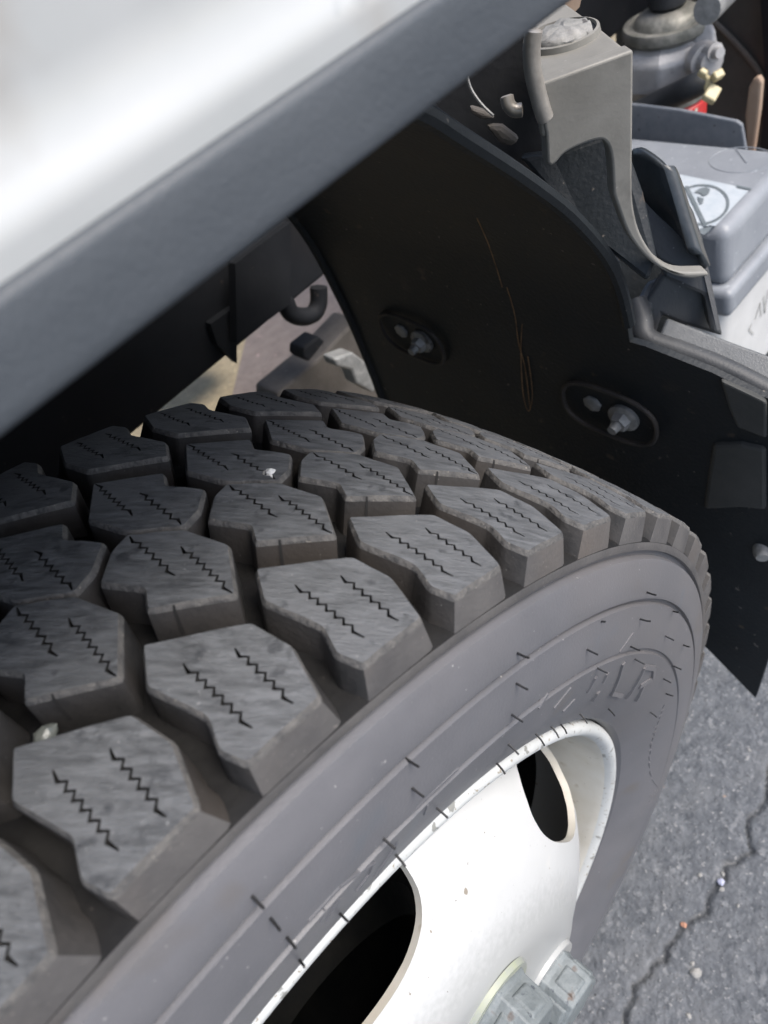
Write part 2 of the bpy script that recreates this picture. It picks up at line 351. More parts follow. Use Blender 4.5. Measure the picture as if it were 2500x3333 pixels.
def wrap(u, v, h):
    """u: arc at R0 (m), v: y, h: height over the tread surface"""
    a = u/R0; r = Rtop(v)+h
    return (r*math.sin(a), v, r*math.cos(a))
block_meshes = {}
for name, P, SP, _ in rows:
    P = [(u*DEG, v) for u, v in P]
    SPm = [((a[0]*DEG, a[1]), (b[0]*DEG, b[1])) for a, b in SP]
    rnd_ = random.Random(name)
    out0 = resample(roundc(P, .0016), .0038)
    base = offset(out0, .0010); top = offset(out0, -.0010)
    mid = offset(out0, -.0003)
    loops = [sipe_loop(*s) for s in SPm]
    V2 = [Vector(p) for p in top]; E2 = [(i, (i+1) % len(top)) for i in range(len(top))]
    for lp in loops:
        o = len(V2); V2 += [Vector(p) for p in lp]; E2 += [(o+i, o+(i+1) % len(lp)) for i in range(len(lp))]
    ux = [p[0] for p in top]; vy = [p[1] for p in top]
    g = .0034; inn = offset(out0, -.003)
    x = min(ux)
    while x < max(ux):
        y = min(vy)
        while y < max(vy):
            q = (x+rnd_.uniform(-.0008, .0008), y+rnd_.uniform(-.0008, .0008))
            if inside(q, inn) and not any(inside(q, lp) for lp in loops): V2.append(Vector(q))
            y += g
        x += g
    ov, oe, of, ovo, _, _ = delaunay_2d_cdt(V2, E2, [], 1, 1e-6)
    vs, fs, mi = [], [], []
    def hgt(p): return .0004*noise.noise(Vector((p[0]*120, p[1]*120, 3)))
    for p in ov: vs.append(wrap(p.x, p.y, hgt(p)))
    for f_ in of:
        c = sum((ov[i] for i in f_), Vector((0, 0)))/len(f_)
        if any(inside(c, lp) for lp in loops) or not inside(c, top): continue
        fs.append(tuple(f_)); mi.append(0)
    # worn edge and walls
    def ring(pts, h):
        o = len(vs)
        for p, hh in zip(pts, h): vs.append(wrap(p[0], p[1], hh))
        return o
    n = len(top)
    r0 = ring(top, [hgt(p) for p in top])
    jit = [.0005*noise.noise(Vector((p[0]*300, p[1]*300, 9))) for p in mid]
    r1 = ring(mid, [-.0010+j for j in jit])
    wl = offset(out0, .0002)
    r2 = ring(wl, [-.0022]*n)
    bp, bh = [], []
    for p in base:
        yy = p[1]-cy
        wv_ = min(1, max(0, (abs(yy)-.078)/.02))
        if name == 'A' and p[0] > 7.6*DEG: p = (p[0]+.0045*wv_, p[1])
        if name == 'D' and p[0] < (2*cx-PITCH-7.6)*DEG: p = (p[0]-.0045*wv_, p[1])
        if abs(yy) > .092:
            s = 1 if yy > 0 else -1; e = min(1, (abs(yy)-.092)/.009)
            bp.append((p[0], cy+s*min(abs(yy)+.0010, .1038))); bh.append((.3838-.0030*e)-Rtop(bp[-1][1]))
        else: bp.append(p); bh.append(-.0200)
    r3 = ring(bp, bh)
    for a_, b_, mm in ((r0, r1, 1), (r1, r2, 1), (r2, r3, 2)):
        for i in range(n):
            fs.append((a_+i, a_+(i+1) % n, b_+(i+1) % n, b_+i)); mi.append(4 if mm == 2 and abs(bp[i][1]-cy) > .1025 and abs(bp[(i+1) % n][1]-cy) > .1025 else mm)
    for lp in loops:
        a_ = ring(lp, [hgt(p) for p in lp]); b_ = ring(lp, [-.007]*len(lp)); nn_ = len(lp)
        for i in range(nn_): fs.append((a_+i, a_+(i+1) % nn_, b_+(i+1) % nn_, b_+i)); mi.append(3)
        h = nn_//2
        for i in range(h-1): fs.append((b_+i, b_+i+1, b_+nn_-2-i, b_+nn_-1-i)); mi.append(3)
    if name in 'BC':
        a_, b_ = Vector(P[3]), Vector(P[4]); q = a_.lerp(b_, .70); d_ = (b_-a_).normalized(); n_ = Vector((d_.y, -d_.x))
        if (q-sum((Vector(v) for v in P), Vector((0, 0)))/8).dot(n_) < 0: n_ = -n_
        o = len(vs)
        for hh, of_, ww in ((-.0004, -.0006, .0004), (-.0022, .0005, .0005), (-.013, .0010, .0007)):
            for sg in (-1, 1): c = q+n_*of_+d_*(sg*ww); vs.append(wrap(c.x, c.y, hh))
        fs += [(o, o+1, o+3, o+2), (o+2, o+3, o+5, o+4)]; mi += [3, 3]
    me = bpy.data.meshes.new('tread_block_'+name); me.from_pydata(vs, [], fs)
    for kk in ('tread', 'edge', 'wall', 'sipe', 'shoulder'): me.materials.append(M[kk])
    me.polygons.foreach_set('material_index', mi)
    bm = bmesh.new(); bm.from_mesh(me); bmesh.ops.remove_doubles(bm, verts=bm.verts, dist=1e-6)
    bmesh.ops.recalc_face_normals(bm, faces=bm.faces)
    bm.to_mesh(me); bm.free(); me.shade_smooth(); me.set_sharp_from_angle(angle=R_(32)); me.update()
    block_meshes[name] = me
for name in 'ABCD':
    for i in range(56):
        o = link('tread_block', block_meshes[name], tyre)
        o.rotation_euler = (0, R_(i*PITCH+random.uniform(-.05, .05)), 0)

# ---- spew whiskers on the sidewall
wh = []
for a in [(200,540,290,572),(190,770,282,818),(155,1010,243,1067),(735,507,822,548),(787,280,880,293),(1145,275,1228,290),(1200,68,1270,88),(1340,403,1408,437),(1405,215,1450,220),(1480,475,1530,487),(1072,485,1145,515),(1103,580,1180,620),(812,650,897,690),(1405,635,1465,662),(1325,733,1385,765),(1345,850,1400,865),(345,1155,410,1250),(465,1100,520,1190),(540,1085,580,1155),(688,1005,740,1080),(130,1235,210,1318),(45,1385,105,1468),(1225,990,1275,1030),(905,965,950,1020)]:
    wh.append([v*.422+(1600 if i % 2 == 0 else 1900) for i, v in enumerate(a)])
for a in [(1248,412,1335,465),(1283,630,1375,698),(1062,1018,1155,1100),(1472,780,1560,860),(1158,1140,1232,1235),(50,1465,140,1557),(725,1595,790,1659)]:
    wh.append([v*.422+(800 if i % 2 == 0 else 2300) for i, v in enumerate(a)])
for a in [(1240,1130,1278,1178),(1295,1228,1315,1258),(1170,1048,1210,1100)]:
    wh.append([v*.7535+(0 if i % 2 == 0 else 2200) for i, v in enumerate(a)])
for x0, y0, x1, y1 in wh:
    p = on_side(x0, y0); d = .0055
    q = on(x1/K, y1/K, 1, p.y-d)
    if (q-p).length > .016: q = p+(q-p).normalized()*.016
    mesh('vent_whisker', *tube([p+Vector((0, .001, 0)), p.lerp(q, .5)+Vector((0, -.0006, 0)), q], [.0006, .0005, .0005], 6), M['whisker'], tyre)

# ---- raised letters and bars on the sidewall
def emboss(name, strokes, hgt_=.0007, wdt=.0022):
    if name == 'raised_bar' and len(strokes) > 1:
        for st in strokes: emboss(name, [st], hgt_, wdt)
        return
    parts = []
    for st in strokes:
        pts = [on_side(x, y) for x, y in st]
        for a, b in zip(pts[:-1], pts[1:]):
            n = max(1, int((b-a).length/.006)); seq = []
            for s in range(n+1):
                p = a.lerp(b, s/n); r = math.hypot(p.x, p.z); seq.append(Vector((p.x, side_y(r), p.z)))
            d = (b-a).normalized(); nn = d.cross(Vector((0, 1, 0))).normalized()*wdt/2
            vs = []; fs = []
            for p in seq: vs += [p-nn+Vector((0, .001, 0)), p-nn*.8+Vector((0, -hgt_, 0)), p+nn*.8+Vector((0, -hgt_, 0)), p+nn+Vector((0, .001, 0))]
            for s in range(n):
                for q in range(3): fs.append((s*4+q, s*4+q+1, s*4+4+q+1, s*4+4+q))
            fs += [(0, 1, 2, 3), (n*4+3, n*4+2, n*4+1, n*4)]
            parts.append((vs, fs))
    return mesh(name, *join(*parts), M['side'], tyre, smooth=False)
def cs(L): return [[(1600+x*.422, 1900+y*.422) for x, y in st] for st in L]
emboss('raised_letter', cs([[(1015,610),(925,845),(1000,862)]]), .0011, .0034)
emboss('raised_letter', cs([[(1180,640),(1040,875)], [(1180,640),(1250,650),(1245,720),(1140,790)], [(1178,768),(1118,892)]]), .0011, .0042)
emboss('raised_letter', cs([[(800,720),(740,830)], [(890,690),(860,755)], [(820,835),(780,895)]]), .0010, .003)
emboss('raised_bar', cs([[(610,800),(480,960)], [(640,890),(550,985)], [(440,850),(360,960)]]))
emboss('raised_bar', cs([[(1090,380),(985,525)]]), .0004, .0012)
small = []
for i in range(16):
    x, y = 1335-i*13-(i*i)*.35, 930+i*42
    small.append([(x, y), (x-14, y+26)])
    if i % 3: small.append([(x+4, y+4), (x-22, y+10)])
emboss('raised_small_lettering', cs(small), .0004, .0011)['kind'] = 'stuff'
c3 = lambda L: [[(800+x*.422, 2300+y*.422) for x, y in st] for st in L]
emboss('raised_bar', c3([[(1185,945),(1160,1060),(985,1310)], [(1185,945),(1300,800),(1640,480)]]), .0006, .0014)
emboss('raised_bar', c3([[(985,1205),(720,1390),(480,1650)], [(985,1205),(950,1290),(850,1420)]]), .0006, .0014)
emboss('raised_bar', c3([[(710,1470),(620,1650)], [(610,1560),(570,1659)], [(1400,760),(1375,830)]]), .0005, .0012)

# ---- rim
flange = [(-.088, .2608), (-.0975, .2610), (-.1005, .2600), (-.1020, .2575), (-.1020, .2545), (-.1000, .2520), (-.0965, .2500), (-.0900, .2485), (-.078, .2475), (-.066, .2460), (-.054, .2430), (-.046, .2390), (-.040, .2360), (.06, .2350)]
vs, fs = lathe(flange, 200); k = len(flange)-1
rim = mesh('wheel_rim', vs, fs, [M['rimlip'], M['rimcream'], M['drum']], truck, midx=[0 if q < 6 else (1 if q < 11 else 2) for i in range(200) for q in range(k)], sharp=60)
tag(rim, 'white painted steel wheel rim with chipped paint')
dprof = [(-.046, .2365), (-.058, .2335), (-.073, .2270), (-.0875, .2180), (-.0985, .2080), (-.1075, .1970), (-.1150, .1860), (-.1210, .1750), (-.1255, .1650), (-.1290, .1560), (-.1325, .1490), (-.1350, .1420), (-.1358, .1340), (-.1360, .0700)]
ss = [0.0]
for a, b in zip(dprof[:-1], dprof[1:]): ss.append(ss[-1]+math.hypot(a[0]-b[0], a[1]-b[1]))
def dpos(th, s):
    y = float(np.interp(s, ss, [p[0] for p in dprof])); r = float(np.interp(s, ss, [p[1] for p in dprof]))
    return (r*math.sin(th), y, r*math.cos(th))
HOLE_C, HOLE_S, HOLE_A, HOLE_B = R_(10), .0545, R_(15.6), .0350
V2, E2 = [], []
h = R_(30); nth, ns = 30, len(dprof)
gr = [(-h+2*h*i/nth, ss[j]) for i in range(nth+1) for j in range(ns)]
def scal(t, s): return Vector((t*.2, s))
loop = [(HOLE_A*math.copysign(abs(math.cos(a))**.85, math.cos(a)), HOLE_S+HOLE_B*math.copysign(abs(math.sin(a))**.85, math.sin(a))) for a in [2*math.pi*i/56 for i in range(56)]]
V2 = [scal(*p) for p in loop]; E2 = [(i, (i+1) % 56) for i in range(56)]
lp2 = [tuple(v) for v in V2]; big = [(t*1.06, HOLE_S+(s-HOLE_S)*1.08) for t, s in loop]; bigp = [tuple(scal(*p)) for p in big]
for t, s in gr:
    q = scal(t, s)
    if not inside(q, bigp): V2.append(q)
ov, oe, of, *_ = delaunay_2d_cdt(V2, E2, [], 0, 1e-7)
tri = [tuple(f_) for f_ in of if not inside(sum((ov[i] for i in f_), Vector((0, 0)))/3, lp2)]
vs, fs = [], []
for s6 in range(6):
    o = len(vs); th0 = HOLE_C+s6*R_(60)
    vs += [dpos(th0+p.x/.2, p.y) for p in ov]; fs += [tuple(i+o for i in f_) for f_ in tri]
disc = mesh('wheel_disc', vs, fs, [M['rimw'], M['rimcream'], M['rimface']], truck, sharp=50)
bm = bmesh.new(); bm.from_mesh(disc.data); bmesh.ops.remove_doubles(bm, verts=bm.verts, dist=1e-4); bmesh.ops.recalc_face_normals(bm, faces=bm.faces)
if sum(f_.normal.y for f_ in bm.faces) > 0: bmesh.ops.reverse_faces(bm, faces=bm.faces)
for f_ in bm.faces:
    c = f_.calc_center_median(); f_.material_index = 2 if math.hypot(c.x, c.z) < .160+.008*noise.noise(c*60) else 0
bm.to_mesh(disc.data); bm.free(); disc.data.shade_smooth()
sm = disc.modifiers.new('thick', 'SOLIDIFY'); sm.thickness = .005; sm.offset = -1; sm.material_offset = 0; sm.material_offset_rim = 1; es = disc.modifiers.new('split', 'EDGE_SPLIT'); es.split_angle = R_(40)
tag(disc, 'white dished steel wheel centre with oval hand holes')
vs, fs = lathe([(-.02, .225), (-.03, .215), (-.03, .09), (-.05, .08), (.12, .08)], 96)
mesh('brake_drum', vs, fs, M['drum'], truck)
vs, fs = lathe([(-.12, .0705), (-.15, .068), (-.165, .055), (-.17, .03), (-.17, 0.0005)], 64)
mesh('hub', vs, fs, M['alud'], truck)
# lug nuts: flanged hex nuts with a raised pad on each flat
def nut_mesh():
    parts = []; AF = .0220; Rn = AF/math.cos(R_(30)); H = .026
    def hexring(r, y): return [Vector((r*math.sin(R_(60*i)), y, r*math.cos(R_(60*i)))) for i in range(6)]
    rings = [hexring(Rn*1.02, .001), hexring(Rn*1.02, -.004), hexring(Rn*.97, -.0055), hexring(Rn*.97, -H+.004), hexring(Rn*.90, -H), hexring(Rn*.45, -H-.001)]
    vs = [p for r in rings for p in r]; fs = []
    for a in range(len(rings)-1):
        for i in range(6): fs.append((a*6+i, a*6+(i+1) % 6, a*6+6+(i+1) % 6, a*6+6+i))
    fs.append(tuple(range(len(rings)*6-6, len(rings)*6))); parts.append((vs, fs))
    for i in range(6):
        a = R_(60*i+30); nrm = Vector((math.sin(a), 0, math.cos(a))); tn = Vector((math.cos(a), 0, -math.sin(a))); ap = Rn*.97*math.cos(R_(30))
        pts = []
        for (sx, sy) in ((-.0078, -.0085), (.0078, -.0085), (.0078, -.0235), (-.0078, -.0235)): pts.append(nrm*(ap-.0005)+tn*sx+Vector((0, sy, 0)))
        inn_ = [p*1.0+nrm*.0019-(p-sum(pts, Vector())/4)*.16 for p in pts]
        parts.append((pts+inn_, [(4, 5, 6, 7)]+[(q, (q+1) % 4, 4+(q+1) % 4, 4+q) for q in range(4)]))
    return join(*parts)
nv, nf = nut_mesh()
nme = None
for i in range(6):
    th = R_(42+60*i); p = Vector((.111*math.sin(th), -.1362, .111*math.cos(th)))
    if nme is None:
        o = mesh('lug_nut', nv, nf, M['nut'], disc, smooth=True, sharp=30); bevel(o, .0012, 2); nme = o.data
    else: o = link('lug_nut', nme, disc); bevel(o, .0012, 2)
    o.location = p; o.rotation_euler = (0, R_(14+i*37), 0)
    wv, wf = lathe([(.0005, .016), (-.0022, .016), (-.0026, .0285), (.0005, .0295)], 40)
    wo = mesh('nut_washer', wv, wf, M['nutring'] if i == 0 else M['rimw'], disc); wo.location = p

# ---- cab
yc = -.093
vs = []; P = []
cabprof = [(yc-.0030, .512), (yc-.0036, .526), (yc-.0038, .5305), (yc-.0016, .5325), (yc-.0022, .5440), (yc-.0040, .575), (yc-.008, .65), (yc-.012, .9), (yc-.006, 1.2), (yc+.05, 1.7), (yc+.12, 1.95)]
xsb = [-1.3, -.9, -.5, -.2, 0, .1, .2, .3, .37]
vs = [(x, y, z) for x in xsb for y, z in cabprof]; n = len(cabprof)
fs = [(i*n+j, (i+1)*n+j, (i+1)*n+j+1, i*n+j+1) for i in range(len(xsb)-1) for j in range(n-1)]
mesh('cab_panel', vs, fs, M['white'], truck, sharp=60)
# grey trim strip: rounded lip section swept along the sill
sec = [(yc-.0030, .5226), (yc-.0050, .5226), (yc-.0060, .5219), (yc-.0064, .5205), (yc-.0066, .5150), (yc-.0066, .508), (yc-.0065, .5055), (yc-.0060, .5042), (yc-.0044, .5032), (yc-.0010, .5028), (yc+.006, .503), (yc+.030, .5035), (yc+.030, .508)]
vs = [(x, y, z) for x in (-1.3, -.4, 0, .2, .36) for y, z in sec]; n = len(sec)
fs = [(i*n+j, (i+1)*n+j, (i+1)*n+(j+1) % n, i*n+(j+1) % n) for i in range(4) for j in range(n)]+[tuple(range(n)), tuple(range(4*n, 5*n))]
tag(mesh('sill_trim', vs, fs, M['trim'], truck, sharp=50), 'dark grey plastic sill strip along the bottom of the white cab')
mesh('cab_floor', *boxv((-1.3, yc+.03, .5045), (.365, 1.72, .53)), M['dark'], truck, smooth=False)
mesh('cab_back', *boxv((.355, yc+.012, .5305), (.37, 1.72, 1.95)), M['white'], truck, smooth=False)
mesh('cab_roof', *boxv((-1.3, yc+.12, 1.95), (.37, 1.62, 1.98)), M['white'], truck, smooth=False)
mesh('cab_far_side', *boxv((-1.3, 1.72, .503), (.37, 1.735, 1.95)), M['white'], truck, smooth=False)

# ---- chassis rail seen above the tyre, with a tab and a ring
yf = .43
rl = [(120, 1040), (270, 930), (500, 760)]
pts = [on(x, y, 1, yf) for x, y in [(270, 930), (470, 782)]]
zb = .140
rv = [Vector((-1.5, yf, zb)), Vector((3.2, yf, zb)), Vector((3.2, yf, .36)), Vector((-1.5, yf, .36))]
rail = mesh('chassis_rail', *prism(rv, (0, .07, 0)), M['dark'], truck, smooth=False); bevel(rail, .004)
mesh('chassis_rail', *boxv((-1.5, 1.16, zb), (3.2, 1.23, .36)), M['dark'], truck, smooth=False)
p = [on(x, y, 1, yf-.012) for x, y in [(455, 700), (512, 660), (512, 785), (490, 765), (470, 745)]]
mesh('hanger_tab', *prism(p, (0, .01, 0)), M['dark'], truck, smooth=False)
p = [on(x, y, 1, yf-.03) for x, y in [(508, 570), (600, 500), (628, 480), (628, 655), (512, 742)]]
mesh('rail_plate', *prism(p, (0, .012, 0)), M['dark'], truck, smooth=False)
p = smoothpts([on(x, y, 1, yf-.006) for x, y in [(616, 650), (628, 676), (652, 684), (676, 678), (688, 655), (688, 620)]], 6)
mesh('tow_ring', *tube(p, .0105, 10), M['dark'], truck)
mesh('arch_liner', *boxv((-.6, .405, .33), (.36, .412, .5045)), M['black'], truck, smooth=False)
# axle, spring pieces and clamp between tyre and mudguard
p = [on(x, y, 1, .50) for x, y in [(600, 850), (690, 775), (770, 690), (830, 700), (850, 900), (600, 900)]]
axle = mesh('axle_beam', *prism(p, (0, .05, 0)), M['axle'], truck, smooth=False); bevel(axle, .004)
p = [on(x, y, 1, .47) for x, y in [(656, 752), (690, 726), (703, 738), (668, 782), (655, 772)]]
bevel(mesh('bump_stop', *prism(p, (0, .03, 0)), M['dark'], truck, smooth=False), .003)
p = [on(x, y, 1, .43) for x, y in [(722, 775), (762, 760), (795, 785), (815, 830), (808, 850), (772, 830), (760, 800), (728, 792)]]
bevel(mesh('shackle_clamp', *prism(p, (0, .025, 0)), M['clamp'], truck, smooth=False), .004, 3)
mesh('axle_tube', *tube([(.0, .13, -.02), (.0, 1.6, -.02)], .05, 20), M['axle'], truck)
# pale tank far under the chassis
p0 = on(440, 828, 1, 1.12)
tk = tube([p0+Vector((-.07, .05, .062)), p0+Vector((-.045, .05, .062)), p0+Vector((.075, .05, .062)), p0+Vector((.10, .05, .062))], [.045, .060, .060, .045], 28)
tag(mesh('air_tank', *tk, M['tank'], truck), 'pale grey rounded tank under the chassis')

# ---- mudguard behind the wheel
secg = [(.262, .482), (.298, .456), (.322, .433), (.366, .389), (.403, .347), (.437, .296), (.4555, .24), (.4655, .173), (.4705, .12), (.4735, .047), (.4725, -.03), (.466, -.10)]
secg = [(p.x, p.y) for p in smoothpts([(a, b, 0) for a, b in secg], 4)]
yin, yout = .332, .0
def guard_strip(name, sec, y0, y1, m_, th=.005, parent=truck, ny=14):
    vs = []; n = len(sec)
    for j in range(ny+1):
        y = y0+(y1-y0)*j/ny
        for (x, z) in sec: vs.append((x+.0012*noise.noise(Vector((y*14, z*14, 0))), y, z))
    fs = [(j*n+i, j*n+i+1, (j+1)*n+i+1, (j+1)*n+i) for j in range(ny) for i in range(n-1)]
    o = mesh(name, vs, fs, m_, parent); s = o.modifiers.new('thick', 'SOLIDIFY'); s.thickness = th; s.offset = 0; es = o.modifiers.new('split', 'EDGE_SPLIT'); es.split_angle = R_(40); return o
guard = guard_strip('mudguard', secg, yin, yout, M['black'])
tag(guard, 'black plastic mudguard curving round the back of the tyre')
# inner lip, outer lip
mesh('guard_lip', *tube([(x-.002, yin+.002, z) for x, z in secg], .0055, 8), M['black'], guard)
mesh('guard_lip', *tube([(x-.002, yout-.001, z) for x, z in secg if z > .225], .0045, 8), M['black'], guard)
# lower outer flap: reaches farther out than the tyre
low = [(x, z) for x, z in secg if z < .215]
fl = []
def gx(z): return float(np.interp(z, [q[1] for q in secg[::-1]], [q[0] for q in secg[::-1]])) if z > -.1 else .466-(-.1-z)*.12
outer = [(-.002, .205), (-.05, .200), (-.10, .190), (-.142, .178)]
def on_guard(x, y):
    d = ray(x, y)
    for t in np.linspace(.35, 1.0, 2600):
        p = CAM+d*t
        if p[0] >= gx(p[2]) and p[2] < .4: return p
    return None
ft = [on_guard(*q) for q in ((1660, 858), (1560, 806), (1480, 774), (1398, 742))]
zs = np.linspace(0, 1, 22); ysf = [.0, -.012, -.03, -.06, -.09, -.118, -.1385]
vs = []
for y in ysf:
    zt = float(np.interp(y, [q[1] for q in ft], [q[2] for q in ft]))
    zb_ = float(np.interp(y, [-.1385, -.078, .0], [-.186, -.141, -.1]))
    for s in zs:
        z = zt+(zb_-zt)*s; vs.append((gx(z)+.0012*noise.noise(Vector((y*14, z*14, 0))), y, z))
n = len(zs)
fs = [(j*n+i, j*n+i+1, (j+1)*n+i+1, (j+1)*n+i) for j in range(len(ysf)-1) for i in range(n-1)]
flap = mesh('mudflap', vs, fs, M['black'], truck); s = flap.modifiers.new('thick', 'SOLIDIFY'); s.thickness = .005; s.offset = 0; es = flap.modifiers.new('split', 'EDGE_SPLIT'); es.split_angle = R_(40)
tag(flap, 'black mud flap with a pointed lower corner')
# two oval pockets, each with a stud, nut and hole
def pocket(x, y, w1, w2, ang, big_):
    d = ray(x, y); best = None
    for t in np.linspace(.45, 1.0, 1200):
        p = CAM+d*t
        if p[0] >= gx(p[2])-.003: best = p; break
    c = Vector(best); z = c.z; tz = Vector((gx(z+.01)-gx(z-.01), 0, .02)).normalized(); ty = Vector((0, -1, 0)); nn = Vector((-tz.z, 0, tz.x))
    if nn.x > 0: nn = -nn
    a1 = ty*math.cos(ang)+tz*math.sin(ang); a2 = -ty*math.sin(ang)+tz*math.cos(ang)
    rg = [c+nn*.0035+a1*w1*math.copysign(abs(math.cos(a))**.65, math.cos(a))+a2*w2*math.copysign(abs(math.sin(a))**.8, math.sin(a)) for a in [2*math.pi*i/40 for i in range(40)]]
    vs, fs = tube(rg+[rg[0]], .0020, 8, caps=False)
    mesh('fastener_rim', vs, fs, M['rimdust'], guard)
    def disc_(off, r, l, m_, nm, nsd=20, rr=None):
        b0 = c+a1*off[0]+a2*off[1]; return mesh(nm, *tube([b0-nn*.002, b0+nn*l*.7, b0+nn*l], [r, r, rr or r*.85], nsd), m_, guard)
    disc_((w1*.30, 0), .0135*big_, .004, M['bolt'], 'fastener_washer')
    disc_((w1*.30, 0), .0085*big_, .011, M['clamp'], 'fastener_nut', 6)
    disc_((w1*.28, 0), .0048*big_, .018, M['clamp'], 'fastener_stud', 12)
    disc_((-w1*.38, w2*.05), .0085*big_, .002, M['clamp'], 'fastener_plug', 7)
pocket(893, 727, .040, .026, R_(-6), .95)
pocket(1318, 888, .043, .027, R_(-4), 1.0)
# scratches and rusty runs on the guard
for a in [[(1095,620),(1112,680),(1120,740),(1135,800),(1145,885)], [(1128,700),(1125,760),(1130,850),(1142,888),(1150,850),(1140,770)], [(1030,470),(1060,540),(1085,620)]]:
    pp = []
    for x, y in a:
        d = ray(x, y)
        for t in np.linspace(.45, 1.0, 1400):
            p = CAM+d*t
            if p[0] >= gx(p[2])-.0030: pp.append(Vector(p)); break
    mesh('scratch', *tube(smoothpts(pp, 6), .00042, 5), M['scr'], guard)

# ---- outer wing of the mudguard with its grip pad
n0 = Vector((-.80, -.52, .30)).normalized(); p0 = at(1480, 660, .60)
def wp(L): return [onp(x, y, p0, n0) for x, y in L]
wing = mesh('guard_wing', *prism(wp([(1392, 655), (1432, 592), (1478, 560), (1530, 590), (1545, 660), (1562, 728), (1470, 700), (1430, 682), (1412, 738), (1396, 722)]), -n0*.012), M['blackwing'], truck, smooth=False)
bevel(wing, .003, 3)
tag(wing, 'dusty black plastic wing at the outer edge of the mudguard')
n1 = Vector((-.45, -.25, .86)).normalized(); p1 = at(1500, 735, .585)
def sp(L, o=0): return [onp(x, y, p1+n1*o, n1) for x, y in L]
pad = mesh('grip_pad', *prism(sp([(1440, 684), (1560, 730), (1675, 772), (1760, 812), (1760, 890), (1675, 832), (1560, 780), (1419, 735)], .003), -n1*.010), M['pad'], wing, smooth=False); bevel(pad, .0025, 3)
rl = sp([(1374, 652), (1386, 690), (1398, 733), (1480, 765), (1560, 797), (1660, 848), (1760, 905)])
mesh('wing_edge', *tube(smoothpts(rl, 6), .0085, 10), M['blackwing'], wing)
p = [q for q in sp([(1374, 648), (1398, 605), (1436, 590), (1412, 655), (1408, 690), (1388, 690)])]
bevel(mesh('wing_corner', *prism(p, -n1*.03), M['gloss'], wing, smooth=False), .006, 3)
def og(L, o):
    out = []
    for x, y in L:
        g_ = on_guard(x, y); out.append(Vector(g_)-Vector(ray(x, y))*o)
    return out
p = og([(1556, 822), (1640, 862), (1656, 870), (1656, 948), (1592, 924), (1575, 885)], .012)
bevel(mesh('wing_stay', *prism(p, Vector((.012, .004, -.004))), M['olive'], wing, smooth=False), .002)
p = og([(1540, 962), (1600, 960), (1655, 972), (1655, 1104), (1600, 1098), (1520, 1102), (1528, 1040)], .010)
bevel(mesh('wing_stay', *prism(p, Vector((.010, .004, 0))), M['olive'], wing, smooth=False), .003)
p = [at(x, y, .64) for x, y in [(1330, 540), (1440, 540), (1500, 620), (1480, 720), (1400, 730), (1360, 640)]]
mesh('wing_backing', *prism(p, Vector((.008, .006, 0))), M['black'], wing, smooth=False)
b0 = Vector(on_guard(1646, 1182)); mesh('flap_bolt', *tube([b0, b0+Vector((-.006, -.003, 0)), b0+Vector((-.010, -.005, 0))], [.007, .007, .005], 16), M['bolt'], flap)

# ---- cast bracket: upright face, box head with a round cup, long curved leg
zt = at(1369, 107, .43).z
hA, hB = on(1369, 107, 2, zt), on(1224, 160, 2, zt)
hv = (hB-hA).normalized(); nb = hv.cross(Vector((0, 0, 1))).normalized()
if nb.dot(Vector(CAM)-hA) < 0: nb = -nb
pb = hA
def bk(L, o=0): return [onp(x, y, pb+nb*o, nb) for x, y in L]
inner = smoothpts([(x, y, 0) for x, y in [(1326, 420), (1323, 360), (1317, 322), (1304, 304), (1284, 304), (1250, 316), (1220, 332), (1204, 350)]], 4)
leg_o = smoothpts([(x, y, 0) for x, y in [(1366, 380), (1368, 440), (1380, 495), (1402, 538), (1432, 570), (1470, 588), (1530, 588)]], 4)
leg_i = smoothpts([(x, y, 0) for x, y in [(1532, 596), (1490, 602), (1445, 590), (1400, 560), (1360, 510), (1336, 450)]], 4)
lft = hA+hv*(hB-hA).length*1.46
poly3 = [lft, hA]+bk([(p.x, p.y) for p in leg_o]+[(p.x, p.y) for p in leg_i]+[(p.x, p.y) for p in inner]+[(1191, 361), (1183, 352), (1180, 290)])
brk = mesh('cast_bracket', *prism(poly3, -nb*.010), M['cast'], truck, smooth=True, sharp=20); bevel(brk, .0024, 3)
tag(brk, 'warm grey cast metal bracket with a long curved leg above the mudguard')
tp = [on(x, y, 2, zt-.0012) for x, y in [(1146, 120), (1150, 40), (1222, 2), (1300, 58)]]
hp = [hA-nb*.0012-Vector((0, 0, .0012)), lft-nb*.0012-Vector((0, 0, .0012))]+tp
blk = mesh('bracket_head', *prism(hp, (0, 0, -.026)), M['cast'], brk, smooth=True, sharp=20); bevel(blk, .003, 3)
cc = on(1212, 78, 2, zt)
mesh('cup_recess', *lathe([(-.001, .0182), (.0004, .0180), (.0004, .0005)], 40, 'Z', cc), M['dark'], brk)
mesh('cup_rim', *lathe([(-.002, .0205), (.0016, .0198), (.0020, .0184), (-.002, .0176)], 40, 'Z', cc, closed=True), M['cast'], brk)
vv, ff = lathe([(0.0, .0150), (.0030, .0146), (.0045, .012), (.0052, .006), (.0054, .0003)], 36, 'Z', cc-Vector((.0022, .0030, 0)))
vv = [Vector(v)+Vector((0, 0, 1))*noise.noise(Vector(v)*320)*.0022+Vector(noise.noise_vector(Vector(v)*200))*.0009 for v in vv]
mesh('mount_bolt', vv, ff, M['bolt'], brk, sharp=60)
rb = smoothpts(bk([(1154, 62), (1149, 100), (1150, 145), (1159, 190), (1171, 235), (1179, 258)], .003), 6)
mesh('bracket_rib', *tube(rb, [.0022]+[.0042]*(len(rb)-2)+[.0034], 12), M['rib'], brk)
